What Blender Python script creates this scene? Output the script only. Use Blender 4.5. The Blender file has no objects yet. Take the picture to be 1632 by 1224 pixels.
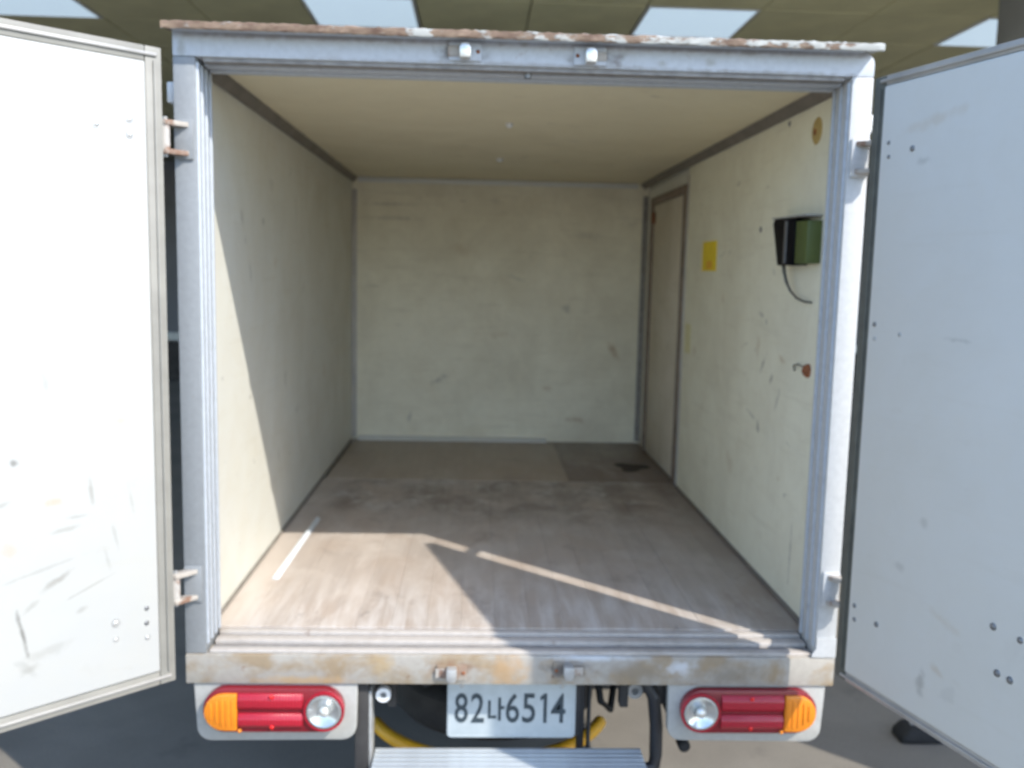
import bpy, bmesh, math, random
from mathutils import Vector, Matrix
random.seed(7)
rad = math.radians
G = 0.78                                    # cargo floor above the ground
S = bpy.context.scene
COL = S.collection

# ------------------------------------------------------------------ camera
def cam_axes(yaw, pitch, roll):
    f = Vector((math.sin(yaw)*math.cos(pitch), math.cos(yaw)*math.cos(pitch), math.sin(pitch)))
    r = Vector((math.cos(yaw), -math.sin(yaw), 0)); u = r.cross(f)
    return r*math.cos(roll)+u*math.sin(roll), u*math.cos(roll)-r*math.sin(roll), f
cd = bpy.data.cameras.new('camera'); cam = bpy.data.objects.new('camera', cd); COL.objects.link(cam)
r_, u_, f_ = cam_axes(0.0397, -0.1218, 0.0223)
m = Matrix((r_, u_, -f_)).transposed().to_4x4(); m.translation = (-0.115, -2.3078, 0.9818+G)
cam.matrix_world = m
cd.sensor_width = 36; cd.lens = 1454.4/1632*36; cd.clip_start = 0.05; cd.clip_end = 600
cd.dof.use_dof = True; cd.dof.focus_distance = 1.0; cd.dof.aperture_fstop = 5.4
S.camera = cam

# ------------------------------------------------------------------ sky, sun, exposure
SUN = Vector((-1.08, 1.0, -1.42)).normalized()          # the way the light travels
elev = math.asin(-SUN.z); az = math.atan2(-SUN.x, -SUN.y)
W = bpy.data.worlds.new('World'); S.world = W; W.use_nodes = True
nt = W.node_tree; bg = nt.nodes['Background']
sky = nt.nodes.new('ShaderNodeTexSky'); sky.sky_type = 'NISHITA'; sky.sun_disc = False
sky.sun_elevation = elev; sky.sun_rotation = az; sky.dust_density = 0.8; sky.ozone_density = 2.5
nt.links.new(sky.outputs[0], bg.inputs[0]); bg.inputs[1].default_value = 0.15
sl = bpy.data.lights.new('sun', 'SUN'); sl.energy = 2.0; sl.angle = rad(0.55); sl.color = (1.0, 0.95, 0.87)
so = bpy.data.objects.new('sun', sl); COL.objects.link(so)
so.rotation_euler = SUN.to_track_quat('-Z', 'Y').to_euler(); so.location = (6, -6, 9)
S.view_settings.view_transform = 'Standard'; S.view_settings.look = 'None'
S.view_settings.exposure = 1.42; S.view_settings.gamma = 1.0; S.view_settings.use_curve_mapping = False
S.render.engine = 'CYCLES'
S.cycles.max_bounces = 12; S.cycles.diffuse_bounces = 8

# ------------------------------------------------------------------ materials
def new_mat(name):
    mt = bpy.data.materials.new(name); mt.use_nodes = True
    return mt, mt.node_tree.nodes, mt.node_tree.links, mt.node_tree.nodes['Principled BSDF']
def coords(N, L, scale=(1, 1, 1), kind='Object'):
    tc = N.new('ShaderNodeTexCoord'); mp = N.new('ShaderNodeMapping'); mp.inputs['Scale'].default_value = scale
    L.new(tc.outputs[kind], mp.inputs[0]); return mp.outputs[0]
def noise(N, L, vec, scale, detail=6, rough=0.6, dist=0.0):
    n = N.new('ShaderNodeTexNoise'); n.inputs['Scale'].default_value = scale; n.inputs['Detail'].default_value = detail
    n.inputs['Roughness'].default_value = rough; n.inputs['Distortion'].default_value = dist
    L.new(vec, n.inputs['Vector']); return n.outputs['Fac']
def ramp(N, L, fac, stops):
    r = N.new('ShaderNodeValToRGB'); e = r.color_ramp.elements
    while len(e) < len(stops): e.new(0.5)
    for el, (p, c) in zip(e, stops):
        el.position = p; el.color = (c, c, c, 1) if isinstance(c, (int, float)) else (*c, 1)
    L.new(fac, r.inputs[0]); return r.outputs[0]
def mixc(N, L, fac, a, b, mode='MIX'):
    mx = N.new('ShaderNodeMix'); mx.data_type = 'RGBA'; mx.blend_type = mode
    for sock, v in ((mx.inputs[0], fac), (mx.inputs[6], a), (mx.inputs[7], b)):
        if isinstance(v, (int, float)): sock.default_value = v
        elif isinstance(v, tuple): sock.default_value = (*v, 1)
        else: L.new(v, sock)
    return mx.outputs[2]
def mul(N, L, a, b):
    mm = N.new('ShaderNodeMath'); mm.operation = 'MULTIPLY'
    for s_, v in zip(mm.inputs, (a, b)):
        if isinstance(v, (int, float)): s_.default_value = v
        else: L.new(v, s_)
    return mm.outputs[0]
def bump(N, L, B, h, strength, dist=0.002):
    b = N.new('ShaderNodeBump'); b.inputs['Strength'].default_value = strength; b.inputs['Distance'].default_value = dist
    L.new(h, b.inputs['Height']); L.new(b.outputs[0], B.inputs['Normal'])

def plain(name, col, rough=0.5, metal=0.0, vary=0.12, scale=14, bstr=0.0):
    mt, N, L, B = new_mat(name); v = coords(N, L)
    n = noise(N, L, v, scale)
    L.new(mixc(N, L, ramp(N, L, n, [(0.3, 0.0), (0.7, 1.0)]), tuple(c*(1-vary) for c in col), tuple(min(1, c*(1+vary)) for c in col)), B.inputs['Base Color'])
    B.inputs['Roughness'].default_value = rough; B.inputs['Metallic'].default_value = metal
    if bstr: bump(N, L, B, n, bstr)
    return mt

def painted_panel(name, col, dirt=(0.47, 0.42, 0.31), scuff=0.55, grime=0.25, stretch=(1, 1, 1), rough=0.45):
    """white liner sheet with broad grime, small dark scuffs and fine scratches"""
    mt, N, L, B = new_mat(name); v = coords(N, L); vs = coords(N, L, stretch)
    g = ramp(N, L, noise(N, L, v, 2.3, 8, 0.65, 0.4), [(0.42, 0.0), (0.75, 1.0)])
    c = mixc(N, L, mul(N, L, g, grime), col, dirt)
    mo = ramp(N, L, noise(N, L, v, 11, 7, 0.7, 0.3), [(0.40, 0.0), (0.72, 1.0)])
    c = mixc(N, L, mul(N, L, mo, grime*0.55), c, tuple(q*1.25 for q in dirt))
    ru = ramp(N, L, noise(N, L, coords(N, L, (1.2, 1.2, 14)), 2.2, 5, 0.6, 0.15), [(0.56, 0.0), (0.70, 1.0)])
    c = mixc(N, L, mul(N, L, ru, grime*0.45), c, dirt)
    s1 = ramp(N, L, noise(N, L, vs, 9, 3, 0.45, 0.6), [(0.685, 0.0), (0.73, 1.0)])
    s2 = ramp(N, L, noise(N, L, v, 3.1, 2), [(0.45, 0.0), (0.62, 1.0)])
    c = mixc(N, L, mul(N, L, mul(N, L, s1, s2), scuff), c, (0.13, 0.12, 0.10))
    vw = N.new('ShaderNodeTexNoise'); vw.inputs['Scale'].default_value = 5; vw.inputs['Detail'].default_value = 2
    L.new(coords(N, L, (stretch[0]*3, stretch[1]*9, stretch[2]*9)), vw.inputs['Vector'])
    s3 = ramp(N, L, vw.outputs['Fac'], [(0.70, 0.0), (0.74, 1.0)])
    c = mixc(N, L, mul(N, L, s3, scuff*0.4), c, (0.35, 0.30, 0.22))
    L.new(c, B.inputs['Base Color'])
    L.new(ramp(N, L, g, [(0.0, rough), (1.0, min(1, rough+0.25))]), B.inputs['Roughness'])
    rp = N.new('ShaderNodeBump'); rp.inputs['Strength'].default_value = 0.5; rp.inputs['Distance'].default_value = 0.012
    L.new(noise(N, L, v, 1.8, 2), rp.inputs['Height'])
    b2 = N.new('ShaderNodeBump'); b2.inputs['Strength'].default_value = 0.25; b2.inputs['Distance'].default_value = 0.004
    L.new(noise(N, L, v, 6, 4), b2.inputs['Height']); L.new(rp.outputs[0], b2.inputs['Normal']); L.new(b2.outputs[0], B.inputs['Normal'])
    return mt

def stains(mt, items):
    """soft wear marks and painted shade at fixed places on a sheet: (centre, radii, rotation, strength, colour)"""
    N, L = mt.node_tree.nodes, mt.node_tree.links; Bs = N['Principled BSDF']
    src = Bs.inputs['Base Color'].links[0].from_socket
    tc = N.new('ShaderNodeTexCoord'); nz = N.new('ShaderNodeTexNoise'); nz.inputs['Scale'].default_value = 38; nz.inputs['Detail'].default_value = 4
    L.new(tc.outputs['Object'], nz.inputs['Vector'])
    for cen, rr, rot, k, col in items:
        mp = N.new('ShaderNodeMapping'); mp.vector_type = 'TEXTURE'
        mp.inputs['Location'].default_value = cen; mp.inputs['Rotation'].default_value = rot; mp.inputs['Scale'].default_value = rr
        L.new(tc.outputs['Object'], mp.inputs[0])
        ln = N.new('ShaderNodeVectorMath'); ln.operation = 'LENGTH'; L.new(mp.outputs[0], ln.inputs[0])
        ad = N.new('ShaderNodeMath'); ad.operation = 'MULTIPLY_ADD'; ad.inputs[1].default_value = 2.4; L.new(nz.outputs['Fac'], ad.inputs[0]); L.new(ln.outputs['Value'], ad.inputs[2])
        mr = N.new('ShaderNodeMapRange'); mr.interpolation_type = 'SMOOTHSTEP'; mr.inputs[1].default_value = 2.7; mr.inputs[2].default_value = 1.3; mr.inputs[3].default_value = 0; mr.inputs[4].default_value = k
        L.new(ad.outputs[0], mr.inputs[0])
        src = mixc(N, L, mr.outputs[0], src, col)
    L.new(src, Bs.inputs['Base Color'])
GREY, DARK, TAN = (0.30, 0.29, 0.26), (0.14, 0.135, 0.12), (0.48, 0.36, 0.22)

M = {}
M['wall'] = painted_panel('cream_liner', (0.79, 0.785, 0.705), grime=0.22, stretch=(1, 1, 2))
M['wall_back'] = painted_panel('cream_back_liner', (0.86, 0.82, 0.67), scuff=0.3, grime=0.45, stretch=(0.5, 1, 2.2))
M['ceil'] = painted_panel('cream_ceiling_liner', (0.82, 0.745, 0.54), scuff=0.2, grime=0.2)
M['door'] = painted_panel('white_door_liner_sun_toned', (0.46, 0.465, 0.45), scuff=0.2, grime=0.16, stretch=(1, 1, 0.6), rough=0.5)  # left door's copy of the liner, darkened to offset the full sun
M['wall_left'] = painted_panel('cream_liner_sun_toned', (0.665, 0.66, 0.60), scuff=0.3, grime=0.35, stretch=(1, 1, 2))  # left wall's copy of the liner, darkened to offset direct sun
M['wall_right'] = painted_panel('cream_liner_shade_toned', (0.86, 0.845, 0.69), scuff=0.3, grime=0.36, stretch=(1, 1, 2))  # same liner, lighter copy for the shaded wall
M['door_right'] = painted_panel('white_door_liner_shade_toned', (0.66, 0.655, 0.615), scuff=0.10, grime=0.16, stretch=(1, 1, 0.6), rough=0.5)  # same door sheet, lighter copy for the shaded right door
zz_ = lambda v: v+G
stains(M['wall_right'], [((0.83, y, zz_(v)), (0.05, a, b), (r, 0, 0), k, c) for y, v, a, b, r, k, c in (
    (0.571, 0.66, .020, .012, 2.2, .7, GREY), (0.66, 0.70, .035, .010, 2.3, .6, GREY), (0.72, 0.755, .022, .030, .3, .35, TAN), (0.70, 0.86, .03, .007, 0.2, .5, GREY), (0.65, 0.84, .014, .008, .5, .5, GREY),
    (0.60, 1.0, .014, .009, .6, .4, GREY), (0.68, 0.49, .018, .011, 1, .7, DARK), (0.76, 0.515, .045, .006, .2, .5, GREY), (0.50, 0.60, .010, .035, .5, .4, GREY), (0.305, 0.17, .006, .080, .03, .6, GREY),
    (0.45, 0.36, .014, .008, 0, .4, TAN), (1.2, 0.9, .03, .02, 0, .25, TAN), (0.47, 0.73, .03, .01, .3, .5, TAN), (1.62, 0.66, .03, .02, 0, .35, TAN), (1.0, 0.3, .05, .03, .3, .25, TAN))])
stains(M['wall_left'], [((-0.83, y, zz_(v)), (0.05, a, b), (r, 0, 0), k, c) for y, v, a, b, r, k, c in (
    (0.52, 1.13, .012, .028, .4, .5, GREY), (0.80, 1.13, .022, .014, .4, .6, GREY), (1.13, 0.57, .024, .035, .3, .45, GREY), (0.56, 1.06, .012, .012, 0, .4, GREY), (1.0, 0.3, .012, .035, .2, .3, GREY), (0.62, 0.96, .01, .03, .2, .5, GREY),
    (1.35, 0.42, .03, .015, .4, .35, GREY), (1.5, 0.9, .03, .012, .9, .3, GREY), (1.35, 1.2, .012, .06, .1, .3, GREY), (0.98, 1.0, .03, .02, .1, .25, TAN), (2.0, 0.5, .06, .04, 0, .25, TAN))])
stains(M['wall_back'], [((x, 2.966, zz_(v)), (a, 0.05, b), (0, r, 0), k, c) for x, v, a, b, r, k, c in (
    (0.68, 0.545, .018, .050, -.5, .75, TAN), (-0.33, .355, .05, .016, -.5, .55, GREY), (-0.6, 1.27, .15, .010, 0, .35, GREY), (-0.62, 1.35, .12, .008, 0, .3, GREY), (0.3, .31, .03, .018, .4, .4, TAN), (0.1, .95, .045, .010, .3, .3, GREY),
    (0.4, .78, .03, .022, .2, .4, GREY), (-0.5, .13, .010, .035, .2, .4, GREY), (0.47, .13, .05, .016, .1, .5, TAN), (0.0, .62, .05, .02, 0, .25, TAN), (-0.2, 1.1, .07, .03, .2, .2, TAN), (0.5, 1.2, .08, .02, 0, .25, GREY))])
stains(M['door'], [((x, 0, h), (a, 0.05, b), (0, r, 0), k, c) for x, h, a, b, r, k, c in (
    (.264, .275, .035, .007, .5, .7, GREY), (.285, .262, .026, .008, .5, .6, GREY), (.347, .165, .005, .050, .18, .8, DARK), (.190, .462, .005, .026, .1, .7, GREY), (.271, .451, .020, .010, .1, .6, TAN),
    (.350, .55, .008, .008, 0, .7, DARK), (.25, .385, .03, .005, .1, .5, GREY), (.335, .08, .02, .008, .4, .5, GREY), (.31, .30, .09, .004, .2, .35, GREY), (.14, .35, .004, .03, .2, .4, GREY), (.19, 1.30, .08, .010, .05, .25, TAN),
    (.16, .30, .005, .025, .2, .4, GREY), (.22, .41, .02, .004, 0, .5, GREY), (.36, .36, .02, .016, 0, .4, TAN), (.12, 1.20, .012, .010, 0, .3, TAN), (.18, .92, .008, .008, 0, .3, GREY), (.30, .90, .06, .003, -.8, .3, GREY), (.30, .11, .05, .012, .2, .35, GREY), (.22, .19, .012, .006, .4, .5, GREY), (.10, .43, .004, .03, .15, .4, GREY), (.38, .46, .03, .006, .3, .5, GREY), (.33, .22, .02, .006, .7, .5, GREY), (.20, .24, .05, .003, .35, .5, GREY), (.12, .62, .012, .008, 0, .35, TAN), (.28, .72, .006, .02, .2, .4, GREY), (.24, 1.12, .02, .01, .2, .3, TAN))])
stains(M['door_right'], [((x, 0, h), (a, 0.05, b), (0, r, 0), k, c) for x, h, a, b, r, k, c in (
    (.279, .085, .012, .026, .1, .55, GREY), (.32, .135, .018, .010, .4, .4, TAN), (.30, .86, .03, .006, 0, .4, GREY), (.25, .45, .012, .012, 0, .3, GREY), (.2, 1.33, .08, .012, -.15, .25, TAN), (.17, 1.245, .018, .008, 0, .4, GREY), (.19, .33, .016, .010, 0, .3, GREY), (.33, .25, .05, .01, .3, .2, TAN))])
M['trim_dark'] = plain('dark_corner_trim', (0.19, 0.17, 0.145), 0.6, 0.0, 0.2)
M['alu'] = plain('aluminium_trim', (0.46, 0.44, 0.41), 0.48, 0.35, 0.14, 10)
M['alu_sun_toned'] = plain('sun_toned_aluminium_trim', (0.27, 0.26, 0.23), 0.55, 0.0, 0.14, 9)  # left door's aluminium, darkened in colour to offset the sun
M['trim_shade'] = plain('shade_dark_trim', (0.115, 0.115, 0.095), 0.7, 0, 0.2, 20)  # hinge-side aluminium trim of the right door, its shade put into the colour
M['seal'] = plain('grey_seal_strip', (0.26, 0.25, 0.24), 0.75, 0, 0.25, 30)
M['black'] = plain('black_steel', (0.018, 0.018, 0.020), 0.5, 0.0, 0.3)
M['rubber'] = plain('black_rubber', (0.014, 0.014, 0.015), 0.8, 0, 0.3, 30, 0.2)
M['underside'] = plain('dark_underbody', (0.035, 0.033, 0.032), 0.85, 0, 0.4, 12)
M['galv'] = plain('galvanised_bracket', (0.42, 0.42, 0.41), 0.5, 0.4, 0.25, 20)
M['step'] = plain('extruded_aluminium', (0.56, 0.60, 0.62), 0.4, 0.3, 0.06, 30)
M['white_paint'] = plain('white_body_paint', (0.74, 0.75, 0.74), 0.4, 0, 0.05, 6)
M['screw'] = plain('bright_screw', (0.75, 0.74, 0.70), 0.3, 0.6, 0.1, 60)
M['rivet_dark'] = plain('dull_rivet', (0.22, 0.22, 0.22), 0.45, 0.6, 0.2, 80)
M['yellow'] = plain('yellow_paint', (0.80, 0.42, 0.02), 0.5, 0, 0.12, 20)
M['sticker'] = plain('yellow_sticker', (0.88, 0.66, 0.01), 0.5, 0, 0.10, 40)
M['sticker_old'] = plain('faded_sticker', (0.74, 0.70, 0.42), 0.6, 0, 0.08, 40)
M['digit'] = plain('dark_green_digits', (0.035, 0.05, 0.06), 0.5, 0, 0.2, 60)
M['plate'] = plain('number_plate_white', (0.43, 0.47, 0.48), 0.4, 0, 0.07, 30)
M['device_black'] = plain('black_plastic', (0.004, 0.004, 0.006), 0.55, 0, 0.2); M['device_black'].node_tree.nodes['Principled BSDF'].inputs['Specular IOR Level'].default_value = 0.10
M['device_green'] = plain('olive_plastic', (0.085, 0.115, 0.03), 0.5, 0, 0.12)
M['cable'] = plain('grey_cable', (0.10, 0.10, 0.09), 0.6)
M['rust'] = plain('rust', (0.24, 0.085, 0.035), 0.85, 0, 0.5, 60, 0.4)
M['plug'] = plain('tan_plug', (0.46, 0.33, 0.12), 0.7, 0, 0.2, 40)
M['strip'] = plain('pale_plastic_strip', (0.72, 0.76, 0.78), 0.4, 0, 0.05)
M['tile'] = plain('olive_ceiling_tile', (0.62, 0.58, 0.35), 0.8, 0, 0.12, 3)
M['tgrid'] = plain('ceiling_grid', (0.20, 0.20, 0.14), 0.7)
M['column'] = plain('grey_column', (0.24, 0.24, 0.25), 0.8, 0, 0.1, 4)
M['gwall'] = plain('grey_back_wall', (0.16, 0.17, 0.19), 0.85, 0, 0.15, 2)
M['pale_rail'] = plain('pale_rail', (0.55, 0.57, 0.55), 0.6)
M['door_ply'] = painted_panel('side_door_sheet', (0.70, 0.645, 0.545), scuff=0.4, grime=0.5)
M['brown_frame'] = plain('brown_door_frame', (0.22, 0.17, 0.135), 0.6, 0, 0.3, 18)

def painted_steel(name, col, rustiness, lo=0.55, hi=0.72, stain=(0.42, 0.33, 0.20), sc=(1, 1, 1)):
    """painted steel with streaky stains and rust spots"""
    mt, N, L, B = new_mat(name); v = coords(N, L, sc); vf = coords(N, L)
    st = ramp(N, L, noise(N, L, v, 7, 7, 0.6, 0.3), [(lo, 0.0), (hi, 1.0)])
    c = mixc(N, L, mul(N, L, st, rustiness), col, stain)
    sp = ramp(N, L, noise(N, L, v, 22, 5, 0.6), [(0.66, 0.0), (0.72, 1.0)])
    c = mixc(N, L, mul(N, L, sp, rustiness*0.9), c, (0.20, 0.09, 0.04))
    fine = noise(N, L, vf, 60, 4)
    c = mixc(N, L, 0.18, c, ramp(N, L, fine, [(0.3, 0.25), (0.7, 1.0)]), 'MULTIPLY')
    L.new(c, B.inputs['Base Color']); B.inputs['Roughness'].default_value = 0.5
    bump(N, L, B, st, 0.15); return mt
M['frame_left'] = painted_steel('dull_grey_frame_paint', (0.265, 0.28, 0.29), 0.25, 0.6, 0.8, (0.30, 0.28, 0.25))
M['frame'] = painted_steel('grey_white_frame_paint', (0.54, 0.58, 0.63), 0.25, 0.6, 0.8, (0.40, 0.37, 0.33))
M['header'] = painted_steel('grimy_shaded_header_paint', (0.54, 0.575, 0.62), 0.3, 0.55, 0.75, (0.38, 0.35, 0.31))
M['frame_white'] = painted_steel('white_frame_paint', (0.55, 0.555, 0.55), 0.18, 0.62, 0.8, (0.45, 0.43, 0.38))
M['sill'] = painted_steel('stained_sill_paint', (0.39, 0.36, 0.315), 0.85, 0.46, 0.60, (0.31, 0.225, 0.13), (1, 1, 1.4))
M['hinge'] = painted_steel('rust_bitten_hinge', (0.50, 0.48, 0.45), 0.9, 0.5, 0.6, (0.26, 0.13, 0.07), (3, 3, 3))
M['lug'] = painted_steel('rusty_lug', (0.46, 0.42, 0.37), 0.8, 0.50, 0.60, (0.22, 0.10, 0.05), (3, 3, 3))
M['bracket'] = painted_steel('dull_lamp_bracket', (0.40, 0.395, 0.37), 0.4, 0.5, 0.75, (0.36, 0.33, 0.28))
M['dusty'] = painted_steel('dusty_sill_strip', (0.52, 0.475, 0.43), 0.6, 0.5, 0.7, (0.33, 0.27, 0.22))
M['rail'] = painted_steel('flaking_rail_paint', (0.30, 0.20, 0.14), 0.9, 0.45, 0.55, (0.24, 0.12, 0.07))
def flake_mat():
    mt, N, L, B = new_mat('flaking_white_over_rust'); v = coords(N, L, (1, 1, 2))
    tc = N.new('ShaderNodeTexCoord'); sx = N.new('ShaderNodeSeparateXYZ'); L.new(tc.outputs['Object'], sx.inputs[0])
    a = N.new('ShaderNodeMath'); a.operation = 'MULTIPLY_ADD'; a.inputs[1].default_value = 0.13; a.inputs[2].default_value = -0.03
    L.new(sx.outputs[0], a.inputs[0])
    b = N.new('ShaderNodeMath'); b.operation = 'ADD'; L.new(noise(N, L, v, 14, 6, 0.65), b.inputs[0]); L.new(a.outputs[0], b.inputs[1])
    f = ramp(N, L, b.outputs[0], [(0.47, 0.0), (0.53, 1.0)])
    rustc = ramp(N, L, noise(N, L, v, 30, 5), [(0.3, (0.13, 0.075, 0.05)), (0.7, (0.30, 0.215, 0.15))])
    L.new(mixc(N, L, f, rustc, (0.45, 0.45, 0.42)), B.inputs['Base Color']); B.inputs['Roughness'].default_value = 0.7
    bump(N, L, B, f, 0.6, 0.002); return mt
M['flake'] = flake_mat()
stains(M['header'], [((x, 0, zz_(h)), (a, 0.05, b), (0, r, 0), k, c) for x, h, a, b, r, k, c in (
    (-0.165, 1.508, .055, .022, 0, .85, (0.13, 0.11, 0.09)), (0.165, 1.506, .060, .022, 0, .9, (0.13, 0.10, 0.08)), (0.33, 1.50, .012, .008, 0, .6, GREY), (0.45, 1.505, .014, .010, 0, .6, GREY),
    (-0.5, 1.535, .35, .008, 0, .6, (0.24, 0.20, 0.17)), (0.4, 1.535, .45, .008, 0, .6, (0.24, 0.20, 0.17)), (0.0, 1.485, .5, .006, 0, .5, (0.26, 0.24, 0.22)), (-0.84, 1.50, .010, .02, 0, .6, GREY), (0.6, 1.485, .2, .005, 0, .6, (0.26, 0.24, 0.22)))])  # long bands below the rail paint its shade; other marks are dirt
stains(M['sill'], [((x, 0, zz_(h)), (a, 0.08, b), (0, r, 0), k, c) for x, h, a, b, r, k, c in (
    (-0.166, -0.065, .050, .024, 0, .8, (0.22, 0.12, 0.07)), (0.142, -0.058, .055, .020, 0, .9, (0.10, 0.085, 0.075)), (-0.02, -0.07, .05, .05, 0, .7, (0.42, 0.27, 0.14)), (0.32, -0.07, .07, .035, 0, .7, (0.24, 0.20, 0.15)),
    (0.58, -0.075, .08, .03, 0, .75, (0.22, 0.19, 0.15)), (-0.55, -0.095, .12, .012, 0, .7, (0.46, 0.32, 0.16)), (-0.35, -0.05, .03, .03, 0, .5, (0.44, 0.32, 0.17)), (0.44, -0.055, .035, .02, 0, .7, (0.62, 0.65, 0.68)), (0.2, -0.028, .12, .010, 0, .7, (0.60, 0.63, 0.66)))])

def floor_mat(name, dark, light, warm, streak=1.0):
    """worn timber floor: grain along the boards, pale drag marks, dark stains, a tint per board"""
    mt, N, L, B = new_mat(name)
    gp = N.new('ShaderNodeNewGeometry')
    def pos(sc):
        mp = N.new('ShaderNodeMapping'); mp.inputs['Scale'].default_value = sc; L.new(gp.outputs['Position'], mp.inputs[0]); return mp.outputs[0]
    vg = pos((9, 0.9, 9)); vb = pos((1.0, 0.8, 1)); vd = pos((2.2, 1.1, 1))
    oi = N.new('ShaderNodeObjectInfo')
    c = mixc(N, L, ramp(N, L, noise(N, L, vg, 3, 9, 0.6, 0.2), [(0.3, 0.0), (0.72, 1.0)]), dark, light)
    c = mixc(N, L, ramp(N, L, noise(N, L, vb, 2.6, 6, 0.6, 0.5), [(0.42, 0.0), (0.66, 0.85)]), c, warm)
    dr = ramp(N, L, noise(N, L, vd, 3.4, 7, 0.6, 0.35), [(0.48, 0.0), (0.72, 1.0)])
    c = mixc(N, L, mul(N, L, dr, 0.65*streak), c, (0.70, 0.63, 0.56))
    sp = ramp(N, L, noise(N, L, vb, 5.5, 6, 0.65, 0.3), [(0.58, 0.0), (0.72, 1.0)])
    c = mixc(N, L, mul(N, L, sp, 0.45), c, (0.20, 0.145, 0.12))
    sy = N.new('ShaderNodeSeparateXYZ'); L.new(gp.outputs['Position'], sy.inputs[0])
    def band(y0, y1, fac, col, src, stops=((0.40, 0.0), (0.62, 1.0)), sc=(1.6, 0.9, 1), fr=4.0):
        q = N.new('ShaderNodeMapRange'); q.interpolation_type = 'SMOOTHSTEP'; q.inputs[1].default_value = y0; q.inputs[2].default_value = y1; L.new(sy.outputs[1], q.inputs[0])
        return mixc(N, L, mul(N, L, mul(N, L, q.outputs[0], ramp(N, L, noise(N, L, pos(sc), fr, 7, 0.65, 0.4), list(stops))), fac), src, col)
    if streak > 0.9: c = band(0.98, 1.5, 0.70, (0.19, 0.135, 0.105), c)                                  # brown traffic grime towards the front; its edge paints the sun patch contrast
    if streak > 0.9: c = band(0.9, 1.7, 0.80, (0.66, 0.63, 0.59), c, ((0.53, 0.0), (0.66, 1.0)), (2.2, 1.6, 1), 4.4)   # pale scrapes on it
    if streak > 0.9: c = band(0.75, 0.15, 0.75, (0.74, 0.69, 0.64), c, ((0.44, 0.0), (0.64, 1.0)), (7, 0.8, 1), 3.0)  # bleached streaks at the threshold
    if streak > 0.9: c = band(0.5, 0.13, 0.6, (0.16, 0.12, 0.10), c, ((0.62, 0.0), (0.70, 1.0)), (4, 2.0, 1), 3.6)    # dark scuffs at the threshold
    # unworn pale margin by the left wall, brown grime by the right wall
    sx = N.new('ShaderNodeSeparateXYZ'); L.new(gp.outputs['Position'], sx.inputs[0])
    ed = N.new('ShaderNodeMath'); ed.operation = 'MULTIPLY_ADD'; ed.inputs[1].default_value = 0.10; L.new(noise(N, L, vb, 7, 4), ed.inputs[0]); L.new(sx.outputs[0], ed.inputs[2])
    mg = N.new('ShaderNodeMapRange'); mg.inputs[1].default_value = -0.66; mg.inputs[2].default_value = -0.72; L.new(ed.outputs[0], mg.inputs[0])
    c = mixc(N, L, mul(N, L, mg.outputs[0], 0.6*streak), c, (0.66, 0.58, 0.50))
    mr = N.new('ShaderNodeMapRange'); mr.inputs[1].default_value = 0.66; mr.inputs[2].default_value = 0.86; L.new(ed.outputs[0], mr.inputs[0])
    c = mixc(N, L, mul(N, L, mr.outputs[0], 0.6), c, (0.22, 0.165, 0.13))
    t = N.new('ShaderNodeMapRange'); t.inputs[3].default_value = 0.78; t.inputs[4].default_value = 0.87
    L.new(oi.outputs['Random'], t.inputs[0])
    c = mixc(N, L, 1.0, c, t.outputs[0], 'MULTIPLY')
    L.new(c, B.inputs['Base Color']); B.inputs['Roughness'].default_value = 0.42
    bump(N, L, B, noise(N, L, vg, 6, 6), 0.15, 0.002); return mt
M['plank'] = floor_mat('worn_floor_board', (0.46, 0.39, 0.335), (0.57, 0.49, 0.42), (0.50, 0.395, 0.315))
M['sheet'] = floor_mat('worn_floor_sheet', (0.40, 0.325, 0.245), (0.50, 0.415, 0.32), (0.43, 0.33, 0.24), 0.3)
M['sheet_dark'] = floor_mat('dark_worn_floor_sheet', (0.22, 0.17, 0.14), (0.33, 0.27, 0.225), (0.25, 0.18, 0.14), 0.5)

def ground_mat():
    mt, N, L, B = new_mat('dusty_concrete'); v = coords(N, L)
    c = ramp(N, L, noise(N, L, v, 1.3, 8, 0.65, 0.3), [(0.3, (0.170, 0.153, 0.128)), (0.7, (0.255, 0.232, 0.195))])
    c = mixc(N, L, 0.45, c, ramp(N, L, noise(N, L, v, 140, 3, 0.7), [(0.3, 0.45), (0.7, 1.0)]), 'MULTIPLY')
    st = ramp(N, L, noise(N, L, v, 3.7, 5), [(0.60, 0.0), (0.74, 0.6)])
    c = mixc(N, L, st, c, (0.09, 0.08, 0.07))
    L.new(c, B.inputs['Base Color']); B.inputs['Roughness'].default_value = 0.9
    bump(N, L, B, noise(N, L, v, 120, 4), 0.4, 0.003); return mt
M['ground'] = ground_mat()

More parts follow.
